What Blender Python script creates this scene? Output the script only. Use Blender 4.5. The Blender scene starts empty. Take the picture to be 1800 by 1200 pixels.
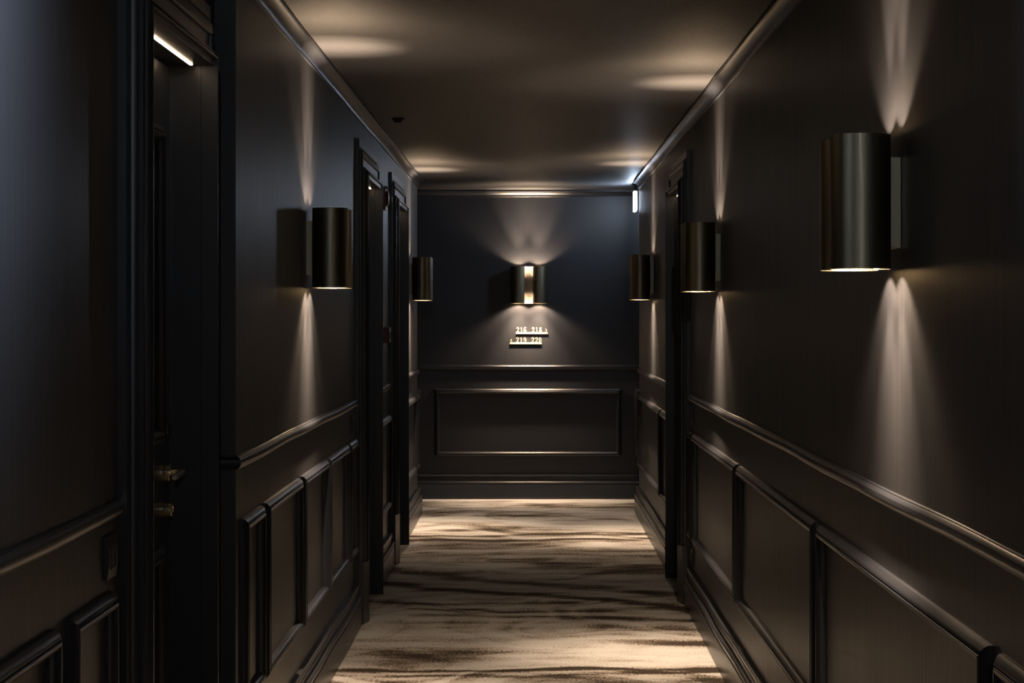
import bpy, bmesh, math
from mathutils import Vector

S = bpy.context.scene
COL = S.collection

# ------------------------------------------------------------------ camera
F, VX, VY, CAMZ = 3900.0, 930.5, 553.5, 1.4225        # focal length in px (1800 wide), vanishing point, eye height
cd = bpy.data.cameras.new('camera')
cd.sensor_width = 36.0
cd.sensor_fit = 'HORIZONTAL'
cd.lens = 36.0 * F / 1800.0
cd.shift_x = -(VX - 900.0) / 1800.0
cd.shift_y = -(600.0 - VY) / 1800.0
cd.clip_start = 0.05
cam = bpy.data.objects.new('camera', cd)
cam.location = (0, 0, CAMZ)
cam.rotation_euler = (math.pi / 2, 0, 0)
COL.objects.link(cam)
S.camera = cam

# ------------------------------------------------------------------ world, exposure
w = bpy.data.worlds.new('world'); S.world = w; w.use_nodes = True
w.node_tree.nodes['Background'].inputs[0].default_value = (0.5, 0.6, 0.8, 1)
w.node_tree.nodes['Background'].inputs[1].default_value = 0.0
vs = S.view_settings
vs.view_transform = 'Standard'; vs.look = 'None'; vs.gamma = 1.0; vs.exposure = 0.0
vs.use_curve_mapping = False
S.cycles.max_bounces = 8
S.cycles.diffuse_bounces = 4
S.cycles.glossy_bounces = 4
S.cycles.use_light_tree = True
S.cycles.caustics_reflective = False
S.cycles.caustics_refractive = False
S.cycles.sample_clamp_indirect = 4.0

WARM = (1.0, 0.71, 0.465)        # lamp colour of the sconces
COOL = (0.66, 0.80, 1.0)        # lamp colour of the exit signs
SPOT_W, SPILL_W = 115.0, 18.0     # watts of one sconce lamp: narrow beam, wide spill
SIGN_W = 85.0                    # emission of the exit-sign panels
FILL_W = 360.0                  # watts of the unseen cool fill spotlights added near the camera
LED_W = 11.0

# ------------------------------------------------------------------ places (metres; Y runs down the corridor)
XL, XR, XN = -0.802, 0.793, -0.860       # left wall, right wall, set-back near part of the left wall
YP = 6.06                                # where the left wall steps out
YCL, YCR = 15.87, 16.02                  # ends of the side walls at the cross corridor
YE = 17.18                               # far wall
ZC = 2.39                                # ceiling
YB = -2.6                                # back of the corridor
XS = 4.0                                 # half length of the cross corridor
CW = 0.12                                # casing width
DOORS_L = [(10.32, 11.31), (12.75, 13.74)]
DOOR_N = (4.75, 5.73)
DOOR_R = (11.03, 12.01)
ZD = 2.083                               # opening height


# ------------------------------------------------------------------ materials
def mat(name):
    m = bpy.data.materials.new(name); m.use_nodes = True
    return m, m.node_tree, m.node_tree.nodes['Principled BSDF']


def nd(t, kind, **kw):
    n = t.nodes.new(kind)
    for k, v in kw.items():
        setattr(n, k, v)
    return n


def paint(name, col, rough, bump=0.06, scale=(60, 60, 60), rvar=0.06, spec=0.5):
    m, t, b = mat(name)
    tc = nd(t, 'ShaderNodeTexCoord')
    mp = nd(t, 'ShaderNodeMapping'); mp.inputs['Scale'].default_value = scale
    t.links.new(tc.outputs['Object'], mp.inputs[0])
    no = nd(t, 'ShaderNodeTexNoise'); no.inputs['Scale'].default_value = 1.0; no.inputs['Detail'].default_value = 4
    t.links.new(mp.outputs[0], no.inputs['Vector'])
    bp = nd(t, 'ShaderNodeBump'); bp.inputs['Strength'].default_value = bump; bp.inputs['Distance'].default_value = 0.004
    t.links.new(no.outputs['Fac'], bp.inputs['Height'])
    if bump > 0:
        t.links.new(bp.outputs[0], b.inputs['Normal'])
    mr = nd(t, 'ShaderNodeMapRange')
    mr.inputs[1].default_value = 0.3; mr.inputs[2].default_value = 0.7
    mr.inputs[3].default_value = rough - rvar; mr.inputs[4].default_value = rough + rvar
    t.links.new(no.outputs['Fac'], mr.inputs[0])
    t.links.new(mr.outputs[0], b.inputs['Roughness'])
    b.inputs['Base Color'].default_value = (*col, 1)
    b.inputs['Specular IOR Level'].default_value = spec
    return m


def metal(name, col, rough, scale=(300, 300, 6), metallic=1.0):
    m = paint(name, col, rough, 0.03, scale, 0.05)
    m.node_tree.nodes['Principled BSDF'].inputs['Metallic'].default_value = metallic
    return m


def glow(name, col, strength):
    m, t, b = mat(name)
    b.inputs['Base Color'].default_value = (0.8, 0.8, 0.8, 1)
    b.inputs['Emission Color'].default_value = (*col, 1)
    b.inputs['Emission Strength'].default_value = strength
    return m


M = {}
M['wall'] = paint('blue_black_wall_paint', (0.0165, 0.0180, 0.0230), 0.42, 0.022, (70, 70, 3.0), 0.03)
M['trim'] = paint('blue_black_satin_trim_paint', (0.0150, 0.0172, 0.0230), 0.33, 0.0, (6, 6, 6), 0.015)
M['ceiling'] = paint('dark_ceiling_paint', (0.028, 0.029, 0.033), 0.48, 0.08, (70, 70, 70), 0.05)
M['bronze'] = metal('brushed_dark_bronze', (0.27, 0.24, 0.17), 0.40)
M['brass'] = metal('satin_brass', (0.90, 0.74, 0.48), 0.26, (200, 200, 200))
M['beige_metal'] = paint('cream_lacquered_bracket', (0.72, 0.63, 0.52), 0.5)
M['sign_brass'] = metal('polished_sign_brass', (0.95, 0.80, 0.56), 0.42, (200, 200, 200), 0.55)
M['black'] = paint('matt_black_plastic', (0.010, 0.010, 0.011), 0.4)
M['red'] = paint('dark_red_plastic', (0.085, 0.007, 0.008), 0.32)
M['white'] = paint('white_plastic', (0.75, 0.72, 0.68), 0.35)
M['chrome'] = metal('chrome', (0.8, 0.8, 0.8), 0.15, (100, 100, 100))
M['lens'] = glow('warm_lamp_lens', WARM, 120.0)
M['led'] = glow('warm_led_strip', (1.0, 0.72, 0.46), LED_W)
M['sign_glow'] = glow('cool_white_sign_panel', COOL, SIGN_W)
M['fill_glow'] = glow('cool_fill_lens', COOL, 30.0)  # lens of the added fill spotlights

# carpet: banded, agate-like brown and beige
m, t, b = mat('agate_pattern_carpet'); M['carpet'] = m
tc = nd(t, 'ShaderNodeTexCoord')


def math_node(op, a, b_):
    n = nd(t, 'ShaderNodeMath', operation=op)
    for i, v in enumerate((a, b_)):
        if isinstance(v, (int, float)):
            n.inputs[i].default_value = v
        else:
            t.links.new(v, n.inputs[i])
    return n.outputs[0]


def noise2(scale, loc, detail, rough=0.5):
    mp = nd(t, 'ShaderNodeMapping'); mp.inputs['Scale'].default_value = scale; mp.inputs['Location'].default_value = loc
    t.links.new(tc.outputs['Object'], mp.inputs[0])
    n = nd(t, 'ShaderNodeTexNoise'); n.inputs['Scale'].default_value = 1.0; n.inputs['Detail'].default_value = detail
    n.inputs['Roughness'].default_value = rough
    t.links.new(mp.outputs[0], n.inputs['Vector'])
    return n.outputs['Fac']


sx = nd(t, 'ShaderNodeSeparateXYZ'); t.links.new(tc.outputs['Object'], sx.inputs[0])
# contour field: drifts along the corridor, folded by a slow noise, so the bands run across and curl
g = math_node('ADD', math_node('MULTIPLY', sx.outputs['Y'], 0.42),
              math_node('MULTIPLY', noise2((0.75, 0.62, 1), (3.1, 1.7, 0), 1.6), 2.3))
n1 = nd(t, 'ShaderNodeTexNoise', noise_dimensions='1D'); n1.inputs['Scale'].default_value = 3.6; n1.inputs['Detail'].default_value = 4; n1.inputs['Roughness'].default_value = 0.66
t.links.new(g, n1.inputs['W'])
streak = noise2((2.3, 6.0, 1), (0.3, 4.1, 0), 4, 0.6)
broad = noise2((0.9, 1.6, 1), (7.3, 2.2, 0), 2)
tf = nd(t, 'ShaderNodeTexNoise'); tf.inputs['Scale'].default_value = 90.0; tf.inputs['Detail'].default_value = 4; tf.inputs['Roughness'].default_value = 0.7
t.links.new(tc.outputs['Object'], tf.inputs['Vector'])
mixv = math_node('ADD', math_node('MULTIPLY', n1.outputs['Fac'], 0.46), math_node('MULTIPLY', streak, 0.50))
mixv = math_node('ADD', mixv, math_node('MULTIPLY', math_node('SUBTRACT', broad, 0.5), 0.20))
mixv = math_node('ADD', mixv, math_node('MULTIPLY', math_node('SUBTRACT', tf.outputs['Fac'], 0.5), 0.62))
mixv = math_node('ADD', mixv, 0.050)
# the woven dark strokes of the pattern, each along its own curve across the carpet
X1 = sx.outputs['X']; X2 = math_node('MULTIPLY', X1, X1)
yw = math_node('ADD', sx.outputs['Y'], math_node('MULTIPLY', math_node('SUBTRACT', noise2((1.4, 1.2, 1), (5.0, 9.0, 0), 3), 0.5), 0.55))


def dark_stroke(c0, c1, c2, wd, amp, x0=None, x1=None):
    yc = math_node('ADD', math_node('ADD', math_node('MULTIPLY', X1, c1), math_node('MULTIPLY', X2, c2)), c0)
    d = math_node('DIVIDE', math_node('SUBTRACT', yw, yc), wd * 1.25)
    v = math_node('MULTIPLY', math_node('POWER', 2.718, math_node('MULTIPLY', math_node('MULTIPLY', d, d), -1.0)), amp)
    for lim, sg in ((x0, 1), (x1, -1)):
        if lim is not None:
            mr = nd(t, 'ShaderNodeMapRange', interpolation_type='SMOOTHSTEP')
            mr.inputs[1].default_value = lim - 0.16 * sg; mr.inputs[2].default_value = lim + 0.16 * sg
            t.links.new(X1, mr.inputs[0])
            v = math_node('MULTIPLY', v, mr.outputs[0])
    return v


STROKES = [(8.86, 0.03, 0.02, 0.035, 0.20), (8.71, 0.06, 0.10, 0.035, 0.17, -0.72, None), (8.52, 0.0, 0.0, 0.09, 0.15, 0.1, None), (8.50, 0.0, 0.0, 0.07, 0.15, None, -0.45),
           (9.42, 0.25, 0.0, 0.17, 0.13, -0.70, -0.16), (9.02, 0.0, 0.0, 0.08, 0.15, -0.66, -0.42), (9.75, -0.2, 0.0, 0.06, 0.17, 0.30, None),
           (10.10, -0.1, 0.0, 0.13, 0.15, 0.28, None), (10.92, -0.1, 0.15, 0.05, 0.13, None, 0.3), (10.66, -0.1, 0.1, 0.04, 0.13, -0.6, 0.5), (10.46, -0.12, 0.0, 0.05, 0.13, -0.5, None),
           (11.25, -0.64, 0.0, 0.07, 0.20), (11.78, -0.74, 0.05, 0.11, 0.17), (12.55, -0.2, 0.0, 0.22, 0.12, 0.0, None), (13.35, 0.0, 0.0, 0.40, 0.075),
           (14.02, 0.05, 0.05, 0.07, 0.17), (14.38, 0.08, -0.05, 0.06, 0.16), (14.85, 0.3, 0.0, 0.10, 0.10, -0.6, 0.0), (15.85, -0.2, 0.0, 0.20, 0.10), (16.65, 0.0, 0.0, 0.18, 0.08)]
for st in STROKES:
    mixv = math_node('SUBTRACT', mixv, dark_stroke(*st))
cr = nd(t, 'ShaderNodeValToRGB')
e = cr.color_ramp.elements
e[0].position = 0.355; e[0].color = (0.030, 0.024, 0.019, 1)
e[1].position = 0.60; e[1].color = (0.430, 0.435, 0.440, 1)
for p, c in ((0.405, (0.070, 0.054, 0.042, 1)), (0.44, (0.19, 0.165, 0.14, 1)), (0.485, (0.30, 0.285, 0.27, 1))):
    x = cr.color_ramp.elements.new(p); x.color = c
t.links.new(mixv, cr.inputs[0])
t.links.new(cr.outputs[0], b.inputs['Base Color'])
b.inputs['Roughness'].default_value = 0.95
b.inputs['Specular IOR Level'].default_value = 0.1
bp = nd(t, 'ShaderNodeBump'); bp.inputs['Strength'].default_value = 0.5; bp.inputs['Distance'].default_value = 0.004
t.links.new(tf.outputs['Fac'], bp.inputs['Height']); t.links.new(bp.outputs[0], b.inputs['Normal'])


# ------------------------------------------------------------------ mesh helpers
class MB:
    def __init__(s):
        s.v, s.f = [], []

    def add(s, vs_, fs):
        o = len(s.v); s.v += [tuple(p) for p in vs_]; s.f += [tuple(i + o for i in q) for q in fs]
        return s

    def box(s, x0, x1, y0, y1, z0, z1):
        vs_ = [(x, y, z) for x in (x0, x1) for y in (y0, y1) for z in (z0, z1)]
        return s.add(vs_, [(0, 1, 3, 2), (4, 6, 7, 5), (0, 4, 5, 1), (2, 3, 7, 6), (0, 2, 6, 4), (1, 5, 7, 3)])

    def loft(s, secs, closed_sec=True, closed_path=False, caps=True):
        n = len(secs[0]); k = len(secs)
        fs = []
        for i in range(k if closed_path else k - 1):
            j = (i + 1) % k
            for a in range(n if closed_sec else n - 1):
                c = (a + 1) % n
                fs.append((i * n + a, i * n + c, j * n + c, j * n + a))
        if caps and closed_sec and not closed_path:
            fs.append(tuple(range(n))[::-1]); fs.append(tuple((k - 1) * n + a for a in range(n)))
        return s.add([p for q in secs for p in q], fs)

    def lathe(s, prof, o, axis, n=24):
        """prof: (radius, height) list along axis from o"""
        ax = Vector(axis).normalized()
        e1 = ax.orthogonal().normalized(); e2 = ax.cross(e1)
        secs = []
        for i in range(n):
            a = 2 * math.pi * i / n
            d = e1 * math.cos(a) + e2 * math.sin(a)
            secs.append([Vector(o) + d * r + ax * h for r, h in prof])
        s.loft(secs, closed_sec=False, closed_path=True)
        return s

    def build(s, name, m_, parent=None, smooth=False, bevel=0.0):
        me = bpy.data.meshes.new(name)
        me.from_pydata(s.v, [], s.f)
        bm = bmesh.new(); bm.from_mesh(me)
        bmesh.ops.remove_doubles(bm, verts=bm.verts, dist=1e-6)
        bmesh.ops.recalc_face_normals(bm, faces=bm.faces)
        if bevel:
            ed = [q for q in bm.edges if len(q.link_faces) == 2 and q.calc_face_angle(0) > 0.6]
            bmesh.ops.bevel(bm, geom=ed, offset=bevel, segments=2, affect='EDGES', profile=0.6)
        bm.to_mesh(me); bm.free()
        if smooth:
            for p in me.polygons:
                p.use_smooth = True
            me.set_sharp_from_angle(angle=math.radians(24))
        me.materials.append(M[m_])
        o = bpy.data.objects.new(name, me); COL.objects.link(o)
        if parent is not None:
            o.parent = parent
        return o


def tag(o, label=None, cat=None, group=None, kind=None):
    for k, v in (('label', label), ('category', cat), ('group', group), ('kind', kind)):
        if v:
            o[k] = v
    return o


def empty(name, loc=(0, 0, 0), rz=0.0):
    o = bpy.data.objects.new(name, None); COL.objects.link(o)
    o.location = loc; o.rotation_euler = (0, 0, rz); o.empty_display_size = 0.05
    return o


def copy_tree(o, parent=None):
    c = o.copy(); COL.objects.link(c); c.parent = parent
    for ch in list(o.children):
        copy_tree(ch, c)
    return c


def wob(y, ph=0.0):
    return 0.0012 * math.sin(y * 2.1 + ph) + 0.0010 * math.sin(y * 4.7 + 1.3 * ph + 0.6)


def wall_run(prof, pts, ph=0.0, z_ph=None, step=0.12):
    """profile of (h, z) swept along a plan polyline; h points to the left of the travel direction, corners mitred"""
    P = []
    for (a, c) in zip(pts[:-1], pts[1:]):
        L = math.dist(a, c); n = max(1, int(L / step))
        P += [(a[0] + (c[0] - a[0]) * i / n, a[1] + (c[1] - a[1]) * i / n) for i in range(n)]
    P.append(pts[-1])
    secs = []
    for i, p in enumerate(P):
        ds = []
        for q, r in ((i - 1, i), (i, i + 1)):
            if 0 <= q and r < len(P):
                d = Vector((P[r][0] - P[q][0], P[r][1] - P[q][1])).normalized()
                ds.append(Vector((-d.y, d.x)))
        nrm = ds[0] if len(ds) == 1 else (ds[0] + ds[1]) / (1 + ds[0].dot(ds[1]))
        dz = wob(p[1], ph + 2.0) * 0.9
        wv = wob(p[1], ph)
        sec = []
        for h, z in prof:
            hh = h + (wv if h > 0.001 else 0.0)
            zz = z + (dz if 0.001 < z < ZC - 0.001 else 0.0)
            sec.append((p[0] + nrm.x * hh, p[1] + nrm.y * hh, zz))
        secs.append(sec)
    return secs


RAIL = [(-0.004, 0.999), (0.004, 1.000), (0.0085, 1.003), (0.0130, 1.008), (0.0155, 1.0145), (0.0160, 1.020), (0.0145, 1.027),
        (0.0105, 1.032), (0.0060, 1.0345), (0.0055, 1.0370), (0.0030, 1.0380), (-0.004, 1.038)]
BASE = [(-0.004, 0.0), (0.034, 0.0), (0.034, 0.1100), (0.0335, 0.1115), (0.0295, 0.1120), (0.0295, 0.1160), (0.0330, 0.1185), (0.0345, 0.1250), (0.0335, 0.1315),
        (0.0300, 0.1355), (0.0165, 0.1375), (0.0155, 0.146), (0.0155, 0.153), (0.019, 0.156), (0.0225, 0.159), (0.0225, 0.164), (0.020, 0.167),
        (0.020, 0.170), (0.024, 0.174), (0.024, 0.184), (0.0225, 0.1875), (0.010, 0.1900), (-0.004, 0.1905)]
CROWN = [(-0.004, 2.336), (0.005, 2.336), (0.0065, 2.338), (0.0065, 2.341), (0.0045, 2.343), (0.0055, 2.347), (0.009, 2.3535), (0.0145, 2.360),
         (0.0215, 2.366), (0.030, 2.3705), (0.039, 2.3735), (0.043, 2.3745), (0.0445, 2.377), (0.0445, 2.3845), (0.039, 2.3865),
         (0.039, ZC), (-0.004, ZC)]
# panel moulding, (inward from outer edge, height off the wall)
PM = [(0.0, -0.002), (0.0, 0.0090), (0.0030, 0.0135), (0.0090, 0.0190), (0.0140, 0.0220), (0.0160, 0.0225), (0.0166, 0.0190), (0.0195, 0.0190),
      (0.0202, 0.0232), (0.0220, 0.0245), (0.0260, 0.0245), (0.0310, 0.0215), (0.0355, 0.0160), (0.0380, 0.0100), (0.0384, 0.0055), (0.0400, 0.0050), (0.0400, -0.002)]


def panel(parent, side, a0, a1, z0=0.330, z1=0.858, plane=None):
    def W(a, z, h):
        if side == 'L':
            return ((XL if plane is None else plane) + h, a, z)
        if side == 'R':
            return (XR - h, a, z)
        return (a, YE - h, z)
    secs = [[W(a0 + u, z0 + u, h) for u, h in PM], [W(a1 - u, z0 + u, h) for u, h in PM],
            [W(a1 - u, z1 - u, h) for u, h in PM], [W(a0 + u, z1 - u, h) for u, h in PM]]
    return MB().loft(secs, closed_path=True).build('panel_moulding', 'trim', parent, smooth=True)


# ------------------------------------------------------------------ floor, ceiling, walls
fl = MB().box(XN - 0.3, -XN + 0.3, YB - 0.3, 15.6, -0.12, 0).box(-XS - 0.2, XS + 0.2, 15.6, YE + 0.2, -0.12, 0).build('floor', 'carpet')
tag(fl, 'brown and beige carpet with wavy agate bands across the corridor', 'floor', kind='structure')
ce = MB().box(XN - 0.3, -XN + 0.3, YB - 0.3, 15.6, ZC, ZC + 0.12).box(-XS - 0.2, XS + 0.2, 15.6, YE + 0.2, ZC, ZC + 0.12).build('ceiling', 'ceiling')
tag(ce, 'dark painted ceiling lit in patches above the sconces', 'ceiling', kind='structure')

T = 0.24
DW = 0.012
b_ = MB()
b_.box(XN - T, XN, YB, DOOR_N[0] + DW * -1, 0, ZC)
b_.box(XN - T, XN, DOOR_N[0] - DW, DOOR_N[1] + DW, ZD + 0.01, ZC)
b_.box(XN - T, XN, DOOR_N[1] + DW, YP, 0, ZC)
y = YP
for a0, a1 in DOORS_L:
    b_.box(XN - T, XL, y, a0 - DW, 0, ZC)
    b_.box(XN - T, XL, a0 - DW, a1 + DW, ZD + 0.01, ZC)
    y = a1 + DW
b_.box(XN - T, XL, y, YCL, 0, ZC)
b_.box(-XS, XN - T, YCL - 0.24, YCL, 0, ZC)
wall_l = tag(b_.build('wall_left', 'wall'), 'blue-black painted wall with three recessed doors, left of the carpet', 'wall', kind='structure')
b_ = MB()
b_.box(XR, XR + T, YB, DOOR_R[0] - DW, 0, ZC)
b_.box(XR, XR + T, DOOR_R[0] - DW, DOOR_R[1] + DW, ZD + 0.01, ZC)
b_.box(XR, XR + T, DOOR_R[1] + DW, YCR, 0, ZC)
b_.box(XR + T, XS, YCR - 0.24, YCR, 0, ZC)
wall_r = tag(b_.build('wall_right', 'wall'), 'blue-black painted wall with three sconces, right of the carpet', 'wall', kind='structure')
wall_f = MB().box(-XS, XS, YE, YE + 0.2, 0, ZC).build('wall_far', 'wall')
tag(wall_f, 'dark blue end wall carrying the sconce and room numbers', 'wall', kind='structure')
for nm, bx_ in (('wall_back', (XN - T, XR + T, YB - 0.2, YB, 0, ZC)), ('wall_cross_west', (-XS - 0.2, -XS, 15.5, YE + 0.2, 0, ZC)),
                ('wall_cross_east', (XS, XS + 0.2, 15.5, YE + 0.2, 0, ZC))):
    tag(MB().box(*bx_).build(nm, 'wall'), 'dark painted wall closing the corridor out of view', 'wall', kind='structure')

# plan runs: travel so that the corridor lies to the left of the direction
LN0 = (XN, DOOR_N[0] - CW); LN1 = (XN, DOOR_N[1] + CW)
runs_l = [[LN0, (XN, YB)],
          [(XL, DOORS_L[0][0] - CW), (XL, YP), (XN, YP), LN1],
          [(XL, DOORS_L[1][0] - CW), (XL, DOORS_L[0][1] + CW)],
          [(-XS, YCL), (XL, YCL), (XL, DOORS_L[1][1] + CW)]]
runs_r = [[(XR, YB), (XR, DOOR_R[0] - CW)],
          [(XR, DOOR_R[1] + CW), (XR, YCR), (XS, YCR)]]
run_f = [(XS, YE), (-XS, YE)]
for side, runs, wl in (('left', runs_l, wall_l), ('right', runs_r, wall_r), ('far', [run_f], wall_f)):
    ph = {'left': 0.3, 'right': 2.1, 'far': 4.0}[side]
    bb = empty('baseboard_' + side)
    tag(bb, {'left': 'tall dark skirting board along the wall with three doors', 'right': 'tall dark skirting board along the wall with three sconces',
             'far': 'tall dark skirting board under the end wall panel'}[side], 'baseboard', kind='structure')
    for r in runs:
        MB().loft(wall_run(BASE, r, ph)).build('baseboard_section', 'trim', bb, smooth=True)
        MB().loft(wall_run(RAIL, r, ph + 1)).build('chair_rail', 'trim', wl, smooth=True)
crown_l = [(-XS, YCL), (XL, YCL), (XL, YP), (XN, YP), (XN, YB)]
crown_r = [(XR, YB), (XR, YCR), (XS, YCR)]
for i, (r, lb) in enumerate(((crown_l, 'dark cove cornice over the wall with three doors'), (crown_r, 'dark cove cornice over the wall with three sconces'),
                             (run_f, 'dark cove cornice across the top of the end wall'))):
    tag(MB().loft(wall_run(CROWN, r, 1.7 * i + 0.5)).build('trim_%d' % (i + 1), 'trim', smooth=True), lb, 'cornice', kind='structure')

for a0, a1 in ((0.2, 2.0), (2.1, 3.99), (4.11, 4.54)):
    panel(wall_l, 'L', a0, a1, plane=XN)
for a0, a1 in ((6.15, 6.58), (6.67, 7.67), (7.76, 8.66), (8.75, 9.66), (9.75, 10.14), (11.49, 12.57), (13.93, 15.44), (15.54, 15.80)):
    panel(wall_l, 'L', a0, a1)
for a0, a1 in ((1.5, 3.70), (3.79, 5.98), (6.07, 8.30), (8.39, 10.56), (10.65, 10.87), (12.18, 13.18), (13.27, 15.72), (15.80, 15.96)):
    panel(wall_r, 'R', a0, a1)
for a0, a1 in ((-2.29, -0.846), (-0.734, 0.712), (0.816, 2.26)):
    panel(wall_f, 'F', a0, a1, 0.327, 0.853)


# ------------------------------------------------------------------ doors
CASING = [  # (distance from the outer edge at the sides, same at the head, height off the wall)
    ('outer_casing', [(0.0, 0.0, -0.003), (0.0, 0.0, 0.019), (0.002, 0.002, 0.020), (0.034, 0.036, 0.020), (0.036, 0.038, 0.0165), (0.040, 0.040, 0.0165),
                      (0.0415, 0.0415, 0.020), (0.046, 0.047, 0.021), (0.046, 0.047, -0.003)]),
    ('middle_casing', [(0.046, 0.047, -0.003), (0.046, 0.047, 0.024), (0.048, 0.052, 0.030), (0.050, 0.060, 0.0325), (0.0515, 0.078, 0.0335), (0.053, 0.081, 0.030),
                       (0.0535, 0.083, 0.0245), (0.066, 0.116, 0.0245), (0.067, 0.118, 0.0225), (0.069, 0.119, 0.0225), (0.070, 0.121, 0.026), (0.075, 0.129, 0.028), (0.075, 0.129, -0.003)]),
    ('inner_casing', [(0.075, 0.129, -0.003), (0.075, 0.129, 0.040), (0.077, 0.131, 0.042), (0.088, 0.135, 0.0435), (0.090, 0.136, 0.0405), (0.094, 0.1375, 0.0405),
                      (0.096, 0.139, 0.0465), (0.103, 0.143, 0.051), (0.113, 0.148, 0.0555), (0.118, 0.152, 0.056), (0.120, 0.153, 0.054), (0.120, 0.153, -0.003)]),
]


def door(idx, side, a0, a1, plane, label):
    sgn = 1 if side == 'L' else -1

    def X(h):
        return plane + sgn * h
    root = empty('door_%d' % idx, (X(0), (a0 + a1) / 2, 0))
    tag(root, label, 'door', kind='structure')
    o = Vector(root.location)

    def fix(ob):
        ob.location = -o; return ob

    def bx(mb, h0, h1, y0, y1, z0, z1):
        return mb.box(min(X(h0), X(h1)), max(X(h0), X(h1)), y0, y1, z0, z1)
    o0, o1, zt = a0 - CW, a1 + CW, ZD + 0.153
    for nm, pr in CASING:
        secs = [[(X(h), o0 + s_, 0.27) for s_, u_, h in pr], [(X(h), o0 + s_, zt - u_) for s_, u_, h in pr],
                [(X(h), o1 - s_, zt - u_) for s_, u_, h in pr], [(X(h), o1 - s_, 0.27) for s_, u_, h in pr]]
        fix(MB().loft(secs).build(nm, 'trim', root, smooth=True))
    for ya, yb in ((o0, a0), (o1, a1)):
        q = MB(); d = 0.0015 if ya < yb else -0.0015
        pl = [(-0.003, ya - d), (0.040, ya - d), (0.0585, yb + d), (-0.003, yb + d)]
        q.loft([[(X(h), yy, 0.0) for h, yy in pl], [(X(h), yy, 0.283) for h, yy in pl]])
        fix(q.build('plinth_block', 'trim', root, bevel=0.0012))
    # linings of the recess: front piece flush with the casing, rear piece set back
    for e_, d in ((a0, -1), (a1, 1)):
        q = MB(); bx(q, 0.012, 0.0565, min(e_ - d * 0.002, e_ + d * 0.006), max(e_ - d * 0.002, e_ + d * 0.006), 0.0, ZD + 0.001)
        fix(q.build('jamb_edge', 'trim', root, bevel=0.0012))
        q = MB(); bx(q, -0.115, 0.0105, min(e_ + d * 0.003, e_ + d * 0.022), max(e_ + d * 0.003, e_ + d * 0.022), 0.0, ZD + 0.004)
        fix(q.build('jamb', 'trim', root, bevel=0.001))
    q = MB(); bx(q, -0.115, 0.046, a0 - 0.003, a1 + 0.003, ZD - 0.018, ZD + 0.012)
    fix(q.build('head_lining', 'trim', root, bevel=0.001))
    q = MB(); bx(q, -0.009, -0.002, a0 + 0.05, a1 - 0.05, ZD - 0.0215, ZD - 0.017)
    tag(fix(q.build('led_strip', 'led', root)), 'warm white LED strip set into the door soffit')
    q = MB(); bx(q, -0.115, -0.070, a0 + 0.003, a1 - 0.003, 0.006, ZD - 0.0215)
    leaf = fix(q.build('door_leaf', 'trim', root, bevel=0.0015))
    for z0, z1 in ((0.20, 0.84), (1.10, 1.895)):
        c0, c1 = a0 + 0.15, a1 - 0.15
        pr = [(u, h * 0.8 - 0.070) for u, h in PM]
        secs = [[(X(h), c0 + u, z0 + u) for u, h in pr], [(X(h), c1 - u, z0 + u) for u, h in pr],
                [(X(h), c1 - u, z1 - u) for u, h in pr], [(X(h), c0 + u, z1 - u) for u, h in pr]]
        MB().loft(secs, closed_path=True).build('panel_moulding', 'trim', leaf, smooth=True)
    yh = a1 - 0.072
    ax = (sgn, 0, 0)
    han = fix(MB().lathe([(0.0, -0.071), (0.0235, -0.071), (0.0240, -0.069), (0.0240, -0.057), (0.0225, -0.0555), (0.0, -0.0555)], (plane, yh, 1.020), ax, 28)
              .build('door_handle', 'brass', root, smooth=True))
    tag(han, 'satin brass lever handle on a round rose')
    q = MB().lathe([(0.0, -0.056), (0.0085, -0.056), (0.0085, -0.022), (0.0, -0.020)], (plane, yh, 1.021), ax, 16)
    # lever: flattened bar running back towards the hinge side
    secs = []
    for k in range(9):
        f_ = k / 8
        yy = yh + 0.010 - 0.125 * f_
        hw = 0.0085 - 0.002 * f_; hz = 0.0100 - 0.0025 * f_
        zc = 1.021 - 0.004 * math.sin(f_ * math.pi * 0.5)
        secs.append([(X(-0.027 + hw * math.cos(p)), yy, zc + hz * math.sin(p)) for p in [2 * math.pi * i / 12 for i in range(12)]])
    q.loft(secs)
    q.build('lever', 'brass', han, smooth=True)
    fix(MB().lathe([(0.0, -0.071), (0.0190, -0.071), (0.0195, -0.069), (0.0195, -0.051), (0.0175, -0.049), (0.012, -0.0492), (0.011, -0.051), (0.0, -0.051)],
                   (plane, yh - 0.002, 0.927), ax, 28).build('lock_cylinder', 'brass', root, smooth=True))
    secs = []
    for h, k in ((-0.071, 1.0), (-0.062, 1.0), (-0.0585, 0.88), (-0.057, 0.6)):
        secs.append([(X(h), yh + 0.016 * k * math.cos(p), 1.134 + 0.0215 * k * math.sin(p)) for p in [2 * math.pi * i / 24 for i in range(24)]])
    fix(MB().loft(secs).build('card_reader', 'black', root, smooth=True))
    return root


door(1, 'L', *DOOR_N, XN, 'dark panelled door in the deep recess with glowing soffit strip and brass lever')
door(2, 'L', *DOORS_L[0], XL, 'dark recessed door just beyond the sconce on the wall with panelled dado')
door(3, 'L', *DOORS_L[1], XL, 'dark recessed door after the red alarm, nearest the cross corridor')
door(4, 'R', *DOOR_R, XR, 'dark recessed door between two sconces, only door on its wall')


# ------------------------------------------------------------------ wall sconces
SH, SR, SEP, GAP = 0.285, 0.065, 0.155, 0.024     # height, tube radius, tube spacing, tube to wall
SLOT = 0.031


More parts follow.
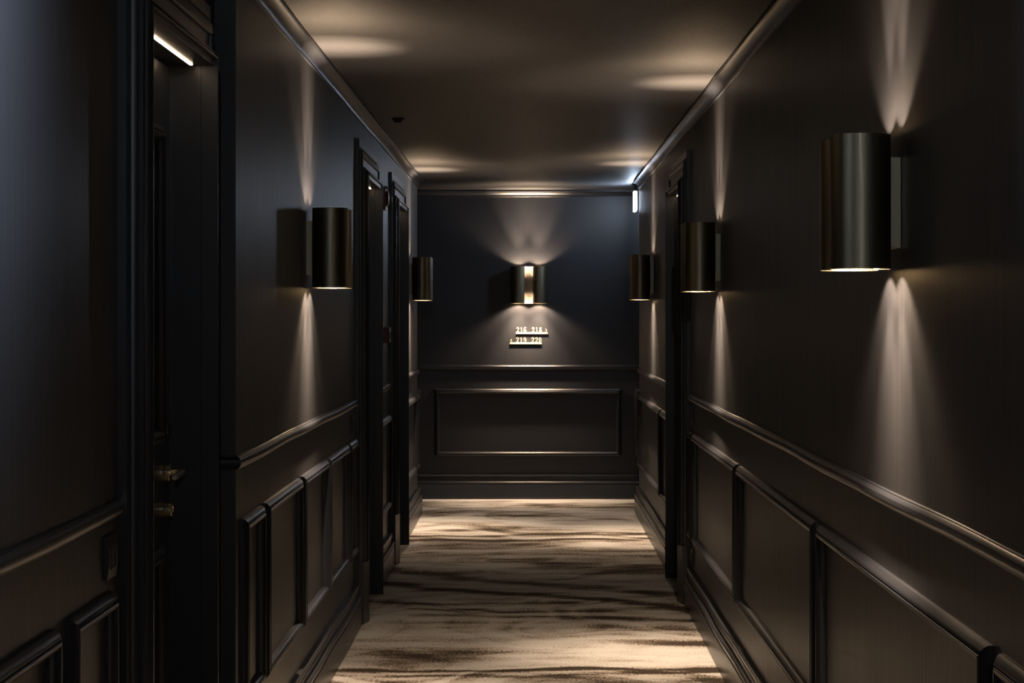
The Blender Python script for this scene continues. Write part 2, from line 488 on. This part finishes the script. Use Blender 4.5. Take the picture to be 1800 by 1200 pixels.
def make_sconce():
    """local frame: wall plane at y = 0, room towards -y, x along the wall, z = 0 at the middle"""
    root = empty('wall_sconce')
    yc = -(GAP + SR)
    a_cut = math.acos(max(-1, -(SEP / 2 - SLOT) / SR))
    for s_ in (-1, 1):
        n = 40; secs = []
        for i in range(n + 1):
            a = -a_cut + 2 * a_cut * i / n
            ca, sa = math.cos(a) * s_, math.sin(a)
            ri, ro = SR - 0.0022, SR
            cx = s_ * SEP / 2
            secs.append([(cx + ro * ca, yc + ro * sa, -SH / 2), (cx + ro * ca, yc + ro * sa, SH / 2),
                         (cx + ri * ca, yc + ri * sa, SH / 2), (cx + ri * ca, yc + ri * sa, -SH / 2)])
        MB().loft(secs).build('shade', 'bronze', root, smooth=True)
        # lamp holder: rod with a cup and lens at each end
        body = MB().lathe([(0.0, -0.078), (0.024, -0.078), (0.024, -0.045), (0.016, -0.035), (0.016, 0.035), (0.024, 0.045), (0.024, 0.078), (0.0, 0.078)],
                          (s_ * SEP / 2, yc, 0), (0, 0, 1), 20).build('lamp_holder', 'bronze', root, smooth=True)
        for z_ in (-1, 1):
            MB().lathe([(0.0, 0.078 * z_), (0.021, 0.078 * z_), (0.020, 0.081 * z_), (0.012, 0.0835 * z_), (0.0, 0.084 * z_)],
                       (s_ * SEP / 2, yc, 0), (0, 0, 1), 16).build('lamp_lens', 'lens', body, smooth=True)
            L = bpy.data.lights.new('beam', 'SPOT'); L.energy = SPOT_W * (1.0 if z_ > 0 else 0.9); L.color = WARM
            L.spot_size = math.radians(52 if z_ > 0 else 70); L.spot_blend = 1.0; L.shadow_soft_size = 0.012
            lo = bpy.data.objects.new('beam', L); COL.objects.link(lo); lo.parent = root
            lo.location = (s_ * SEP / 2, yc, z_ * 0.090)
            lo.rotation_euler = (math.pi if z_ > 0 else 0, 0, 0)
            L = bpy.data.lights.new('spill', 'SPOT'); L.energy = SPILL_W * (0.75 if z_ > 0 else 1.15); L.color = WARM; L.shadow_soft_size = 0.012
            L.spot_size = math.radians(148); L.spot_blend = 0.6
            lo = bpy.data.objects.new('spill', L); COL.objects.link(lo); lo.parent = root
            lo.location = (s_ * SEP / 2, yc, z_ * 0.098)
            lo.rotation_euler = (math.pi if z_ > 0 else 0, 0, 0)
    MB().box(-0.036, 0.036, yc + 0.0452, yc + 0.0475, -SH / 2, SH / 2).build('back_panel', 'beige_metal', root)
    MB().box(-0.070, 0.070, -GAP + 0.001, 0.0, -0.0975, 0.0975).build('wall_plate', 'bronze', root, bevel=0.0015)
    MB().box(-0.026, 0.026, -(GAP + 0.036), yc + 0.0455, -0.088, 0.088).build('bracket', 'beige_metal', root, bevel=0.002)
    return root


ZS = 1.6625
sc0 = make_sconce()
spots = [((XR, 4.80, ZS), -math.pi / 2, 'large dark bronze twin-tube sconce nearest the camera on the wall with three sconces'),
         ((XR, 9.26, ZS), -math.pi / 2, 'dark bronze twin-tube sconce just before the only door on its wall'),
         ((XR, 14.20, ZS), -math.pi / 2, 'small dark bronze twin-tube sconce below the bright exit sign'),
         ((XL, 8.03, ZS), math.pi / 2, 'dark bronze twin-tube sconce before the door with the red alarm beyond'),
         ((XL, 14.80, ZS), math.pi / 2, 'small dark bronze twin-tube sconce past the last door with the red alarm before it'),
         ((0.0, YE, ZS - 0.006), 0.0, 'bronze twin-tube sconce with glowing slot on the end wall above the room numbers')]
spots[5] = (((929.6 - VX) * YE / F, YE, ZS - 0.008), 0.0, spots[5][2])
# two more of the same, unseen behind the viewpoint, added to lift dark camera-facing surfaces
spots += [((XR, 0.34, ZS), -math.pi / 2, 'added unseen bronze twin-tube sconce behind the viewpoint on the wall with three sconces'),
          ((XN, 1.25, ZS), math.pi / 2, 'added unseen bronze twin-tube sconce behind the viewpoint on the set-back wall')]
for i, (loc, rz, lb) in enumerate(spots):
    o = sc0 if i == 0 else copy_tree(sc0)
    o.location = loc; o.rotation_euler = (0, 0, rz)
    tag(o, lb, 'sconce', 'twin-tube wall sconces')


# ------------------------------------------------------------------ exit signs (lit panels hung from the ceiling, seen edge-on)
def exit_sign(loc, glowmat, label):
    r = empty('exit_sign', loc)
    MB().box(-0.022, 0.022, -0.12, 0.12, -0.016, 0.0).build('ceiling_mount', 'black', r, bevel=0.002)
    for s_ in (-0.07, 0.07):
        MB().lathe([(0.0, -0.052), (0.006, -0.052), (0.006, -0.014), (0.0, -0.014)], (0, s_, 0), (0, 0, 1), 10).build('hanger', 'black', r, smooth=True)
    MB().box(-0.016, 0.016, -0.115, 0.115, -0.060, -0.048).build('top_rail', 'chrome', r, bevel=0.0015)
    MB().box(-0.009, 0.009, -0.110, 0.110, -0.200, -0.060).build('lit_panel', glowmat, r, bevel=0.002)
    tag(r, label, 'exit sign')
    return r


exit_sign((0.782, 16.42, ZC), 'sign_glow', 'bright white exit sign seen edge-on, hanging by the corner cornice')
def fill_spot(loc, aim, watt, label):
    """unseen cool ceiling spotlight, added as fill light: round base, stem and a tilted can with a lit lens"""
    r_ = empty('fill_spotlight', loc); tag(r_, label, 'spotlight')
    d = (Vector(aim) - Vector(loc) - Vector((0, 0, -0.07))).normalized()
    MB().lathe([(0.0, 0.0), (0.040, 0.0), (0.040, -0.014), (0.0, -0.016)], (0, 0, 0), (0, 0, 1), 24).build('base', 'black', r_, smooth=True)
    MB().lathe([(0.0, -0.014), (0.006, -0.014), (0.006, -0.07), (0.0, -0.07)], (0, 0, 0), (0, 0, 1), 10).build('stem', 'black', r_, smooth=True)
    MB().lathe([(0.0, -0.05), (0.028, -0.05), (0.032, -0.045), (0.032, 0.060), (0.029, 0.060), (0.029, 0.050), (0.0, 0.050)], (0, 0, -0.07), d, 24).build('can', 'black', r_, smooth=True)
    MB().lathe([(0.0, 0.049), (0.0285, 0.049), (0.0285, 0.052), (0.0, 0.052)], (0, 0, -0.07), d, 24).build('lens', 'fill_glow', r_, smooth=True)
    L_ = bpy.data.lights.new('fill_beam', 'SPOT'); L_.energy = watt; L_.color = (0.80, 0.90, 1.0); L_.spot_size = math.radians(94); L_.spot_blend = 1.0; L_.shadow_soft_size = 0.02
    lo_ = bpy.data.objects.new('fill_beam', L_); COL.objects.link(lo_); lo_.parent = r_
    lo_.location = Vector((0, 0, -0.07)) + d * 0.065
    lo_.rotation_mode = 'QUATERNION'; lo_.rotation_quaternion = d.to_track_quat('-Z', 'Y')


fill_spot((0.0, 3.0, ZC), (XN, 3.15, 2.10), FILL_W, 'unseen black fill spotlight added overhead near the camera, aimed at the set-back wall')  # added for the cool gradient on the near left wall
fill_spot((0.1, -1.8, ZC), (0.0, 7.0, 1.3), FILL_W * 0.14, 'unseen black fill spotlight added behind the viewpoint, aimed along the corridor')  # added to lift the surfaces that face the camera
fill_spot((0.0, 2.75, ZC), (XR, 2.80, 2.10), FILL_W * 0.55, 'unseen black fill spotlight added overhead near the camera, aimed at the sconce wall')  # added for the cool tone on the near right wall


# ------------------------------------------------------------------ room number signs on the far wall
def stroke(mb, pts, wd, y0, y1):
    """flat ribbon of varying width in the x-z plane, extruded y0..y1"""
    secs = []
    n = len(pts)
    for i, p in enumerate(pts):
        a = Vector(pts[max(0, i - 1)]); c = Vector(pts[min(n - 1, i + 1)])
        d = (c - a)
        d = d.normalized() if d.length > 1e-9 else Vector((1, 0))
        nx, nz = -d.y, d.x
        w_ = wd[i] / 2 if isinstance(wd, (list, tuple)) else wd / 2
        secs.append([(p[0] + nx * w_, y0, p[1] + nz * w_), (p[0] - nx * w_, y0, p[1] - nz * w_),
                     (p[0] - nx * w_, y1, p[1] - nz * w_), (p[0] + nx * w_, y1, p[1] + nz * w_)])
    mb.loft(secs)


def arc(cx, cz, rx, rz, d0, d1, n=14):
    return [(cx + rx * math.cos(math.radians(d0 + (d1 - d0) * i / n)), cz + rz * math.sin(math.radians(d0 + (d1 - d0) * i / n))) for i in range(n + 1)]


def ring(mb, cx, cz, rx, rz, y0, y1, thick, thin):
    secs = []
    n = 28
    for i in range(n):
        a = 2 * math.pi * i / n
        ca, sa = math.cos(a), math.sin(a)
        tk = thin + (thick - thin) * ca * ca
        secs.append([(cx + rx * ca, y0, cz + rz * sa), (cx + (rx - tk) * ca, y0, cz + (rz - tk) * sa),
                     (cx + (rx - tk) * ca, y1, cz + (rz - tk) * sa), (cx + rx * ca, y1, cz + rz * sa)])
    mb.loft(secs, closed_path=True)


def glyph(ch, x, z, h, y0, y1):
    """slab-serif numerals of height h standing on z, left edge x; advance 0.62 h"""
    m_ = MB(); W = 0.54 * h; t1, t2 = 0.16 * h, 0.075 * h

    def P(l):
        return [(x + a * h, z + c * h) for a, c in l]
    if ch == '1':
        stroke(m_, P([(0.28, 0.0), (0.28, 1.0)]), t1, y0, y1)
        stroke(m_, P([(0.08, 0.035), (0.48, 0.035)]), t2, y0, y1)
        stroke(m_, P([(0.06, 0.80), (0.17, 0.86), (0.25, 0.965)]), t2, y0, y1)
    elif ch == '2':
        pts = arc(0.26, 0.72, 0.20, 0.24, 165, -35, 14) + [(0.33, 0.46), (0.20, 0.27), (0.07, 0.07)]
        stroke(m_, P(pts), [t2 + (t1 - t2) * min(1, max(0, 1.2 - abs(i - 11) / 7)) for i in range(len(pts))], y0, y1)
        stroke(m_, P([(0.04, 0.05), (0.48, 0.05)]), 0.12 * h, y0, y1)
        stroke(m_, P([(0.47, 0.02), (0.50, 0.24)]), t2, y0, y1)
        m_.lathe([(0, y0), (0.075 * h, y0), (0.075 * h, y1), (0, y1)], (x + 0.09 * h, 0, z + 0.76 * h), (0, 1, 0), 12)
    elif ch == '8':
        ring(m_, x + 0.27 * h, z + 0.74 * h, 0.205 * h, 0.26 * h, y0, y1, 0.13 * h, t2)
        ring(m_, x + 0.27 * h, z + 0.27 * h, 0.245 * h, 0.28 * h, y0, y1, 0.15 * h, t2)
    elif ch == '0':
        ring(m_, x + 0.27 * h, z + 0.50 * h, 0.25 * h, 0.51 * h, y0, y1, t1, t2)
    elif ch in '69':
        f_ = 1 if ch == '6' else -1

        def Q(l):
            return [(x + (0.27 + f_ * (a - 0.27)) * h, z + (0.5 + f_ * (c - 0.5)) * h) for a, c in l]
        ring(m_, x + 0.27 * h, z + (0.5 - f_ * 0.20) * h, 0.24 * h, 0.31 * h, y0, y1, t1, t2)
        pts = arc(0.29, 0.50, 0.25, 0.50, 200, 58, 14)
        stroke(m_, Q(pts), [t1 - (t1 - t2) * i / 14 for i in range(15)], y0, y1)
        p_ = Q([(0.43, 0.86)])[0]
        m_.lathe([(0, y0), (0.07 * h, y0), (0.07 * h, y1), (0, y1)], (p_[0], 0, p_[1]), (0, 1, 0), 12)
    elif ch == '>':
        stroke(m_, P([(0.02, 0.10), (0.28, 0.38), (0.02, 0.68)]), 0.085 * h, y0, y1)
    elif ch == '<':
        stroke(m_, P([(0.28, 0.10), (0.02, 0.38), (0.28, 0.68)]), 0.085 * h, y0, y1)
    return m_


def wx(px):
    return (px - VX) * (YE - 0.02) / F


def wz(py):
    return CAMZ + (VY - py) * (YE - 0.02) / F


def number_sign(x0, x1, ybar, items, label):
    r = empty('room_number_sign', ((wx(x0) + wx(x1)) / 2, YE, wz(ybar)))
    o = Vector(r.location)
    q = MB().box(wx(x0), wx(x1), YE - 0.008, YE + 0.001, wz(ybar + 1.5), wz(ybar - 1.5)); q.build('ledge', 'sign_brass', r, bevel=0.001).location = -o
    for ch, px in items:
        gy = glyph(ch, wx(px), wz(ybar - 1.4), 0.0395, YE - 0.0075, YE + 0.001).build('numeral' if ch.isdigit() else 'arrow', 'sign_brass', r)
        gy.location = -o
    tag(r, label, 'sign', 'brass room number signs')


number_sign(907, 963, 585.4, [('2', 907.5), ('1', 914.2), ('6', 920.6), ('2', 934.6), ('1', 941.3), ('8', 947.6), ('>', 958.8)],
            'upper brass room number sign reading 216 218 with arrow')
number_sign(896.3, 952.2, 603.3, [('<', 897.2), ('2', 907.0), ('1', 913.8), ('9', 920.0), ('2', 934.0), ('2', 940.6), ('0', 947.0)],
            'lower brass room number sign reading 219 220 with arrow')


# ------------------------------------------------------------------ fire alarm, call point, switches, detector
r = empty('alarm_sounder', (XL, 12.06, 2.055)); tag(r, 'dark red fire alarm sounder high between the two far doors', 'fire alarm')
MB().box(0.0, 0.024, -0.050, 0.050, -0.062, 0.055).build('back_plate', 'red', r, bevel=0.003)
MB().lathe([(0.0, 0.020), (0.046, 0.020), (0.046, 0.026), (0.040, 0.036), (0.026, 0.040), (0.0, 0.041)], (0, 0, 0.0), (1, 0, 0), 28).build('sounder', 'red', r, smooth=True)
q = MB()
for k in range(4):
    q.box(0.0385, 0.0425, -0.022, 0.022, -0.020 + 0.011 * k, -0.015 + 0.011 * k)
q.build('grille', 'chrome', r, bevel=0.0008)
MB().lathe([(0.0, 0.0), (0.012, 0.0), (0.012, 0.010), (0.008, 0.016), (0.0, 0.017)], (0.02, 0, 0.0525), (0, 0, 1), 16).build('strobe', 'chrome', r, smooth=True)
MB().box(0.0, 0.004, 0.0, 0.050, -0.095, -0.066).build('lower_plate', 'black', r, bevel=0.001)  # thin black plate below the sounder

r = empty('call_point', (XL, 12.02, 1.314)); tag(r, 'small red fire call point on the strip of wall between two doors', 'call point')
MB().box(0.0, 0.038, -0.0435, 0.0435, -0.0435, 0.0435).build('housing', 'red', r, bevel=0.003)
MB().box(0.036, 0.047, -0.042, 0.042, -0.042, 0.042).build('cover_frame', 'red', r, bevel=0.003)
MB().box(0.045, 0.0485, -0.024, 0.024, -0.018, 0.018).build('press_plate', 'black', r, bevel=0.001)
for z0 in (-0.040, 0.022):
    MB().box(0.0455, 0.0485, -0.036, 0.036, z0, z0 + 0.018).build('white_panel', 'white', r, bevel=0.001)


def switch_plate(loc, rz, label, cat='switch', name='wall_switch'):
    """local: wall at y=0, room towards -y"""
    r_ = empty(name, loc, rz)
    secs = []
    for i in range(9):
        z_ = -0.044 + 0.088 * i / 8
        d = 0.007 + 0.005 * math.cos((i / 8 - 0.5) * math.pi)
        secs.append([(-0.050, 0, z_), (-0.050, -d, z_), (0.050, -d, z_), (0.050, 0, z_)])
    MB().loft(secs).build('face_plate', 'black', r_, bevel=0.001)
    MB().box(-0.026, 0.026, -0.0135, -0.010, -0.024, 0.024).build('insert', 'trim', r_, bevel=0.001)
    MB().box(-0.002, 0.020, -0.0165, -0.012, -0.020, 0.020).build('rocker', 'black', r_, bevel=0.0015)
    for z_ in (-0.0185, 0.0185):
        MB().lathe([(0, 0.012), (0.0032, 0.012), (0.0032, 0.0148), (0, 0.0152)], (-0.012, 0, z_), (0, -1, 0), 12).build('screw', 'chrome', r_, smooth=True)
    tag(r_, label, cat)
    return r_


switch_plate((XN, 4.53, 0.930), math.pi / 2, 'black switch plate below the rail beside the door with the brass lever')
switch_plate((XL, 10.02, 0.926), math.pi / 2, 'black switch plate beside the door past the sconce, below the rail')
switch_plate((XR, 10.78, 0.930), -math.pi / 2, 'black switch plate under the rail beside the only door on the three-sconce wall')
switch_plate((XR, 10.72, 0.252), -math.pi / 2, 'black socket plate low on the wall just above the skirting board', 'socket', 'wall_socket')

r = empty('smoke_detector', (-0.645, 10.9, ZC)); tag(r, 'small dark round smoke detector on the ceiling', 'smoke detector')
MB().lathe([(0.0, 0.0), (0.031, 0.0), (0.031, -0.008), (0.027, -0.011), (0.0, -0.011)], (0, 0, 0), (0, 0, 1), 28).build('base', 'black', r, smooth=True)
MB().lathe([(0.0, -0.010), (0.022, -0.010), (0.021, -0.019), (0.015, -0.024), (0.0, -0.025)], (0, 0, 0), (0, 0, 1), 28).build('cap', 'black', r, smooth=True)
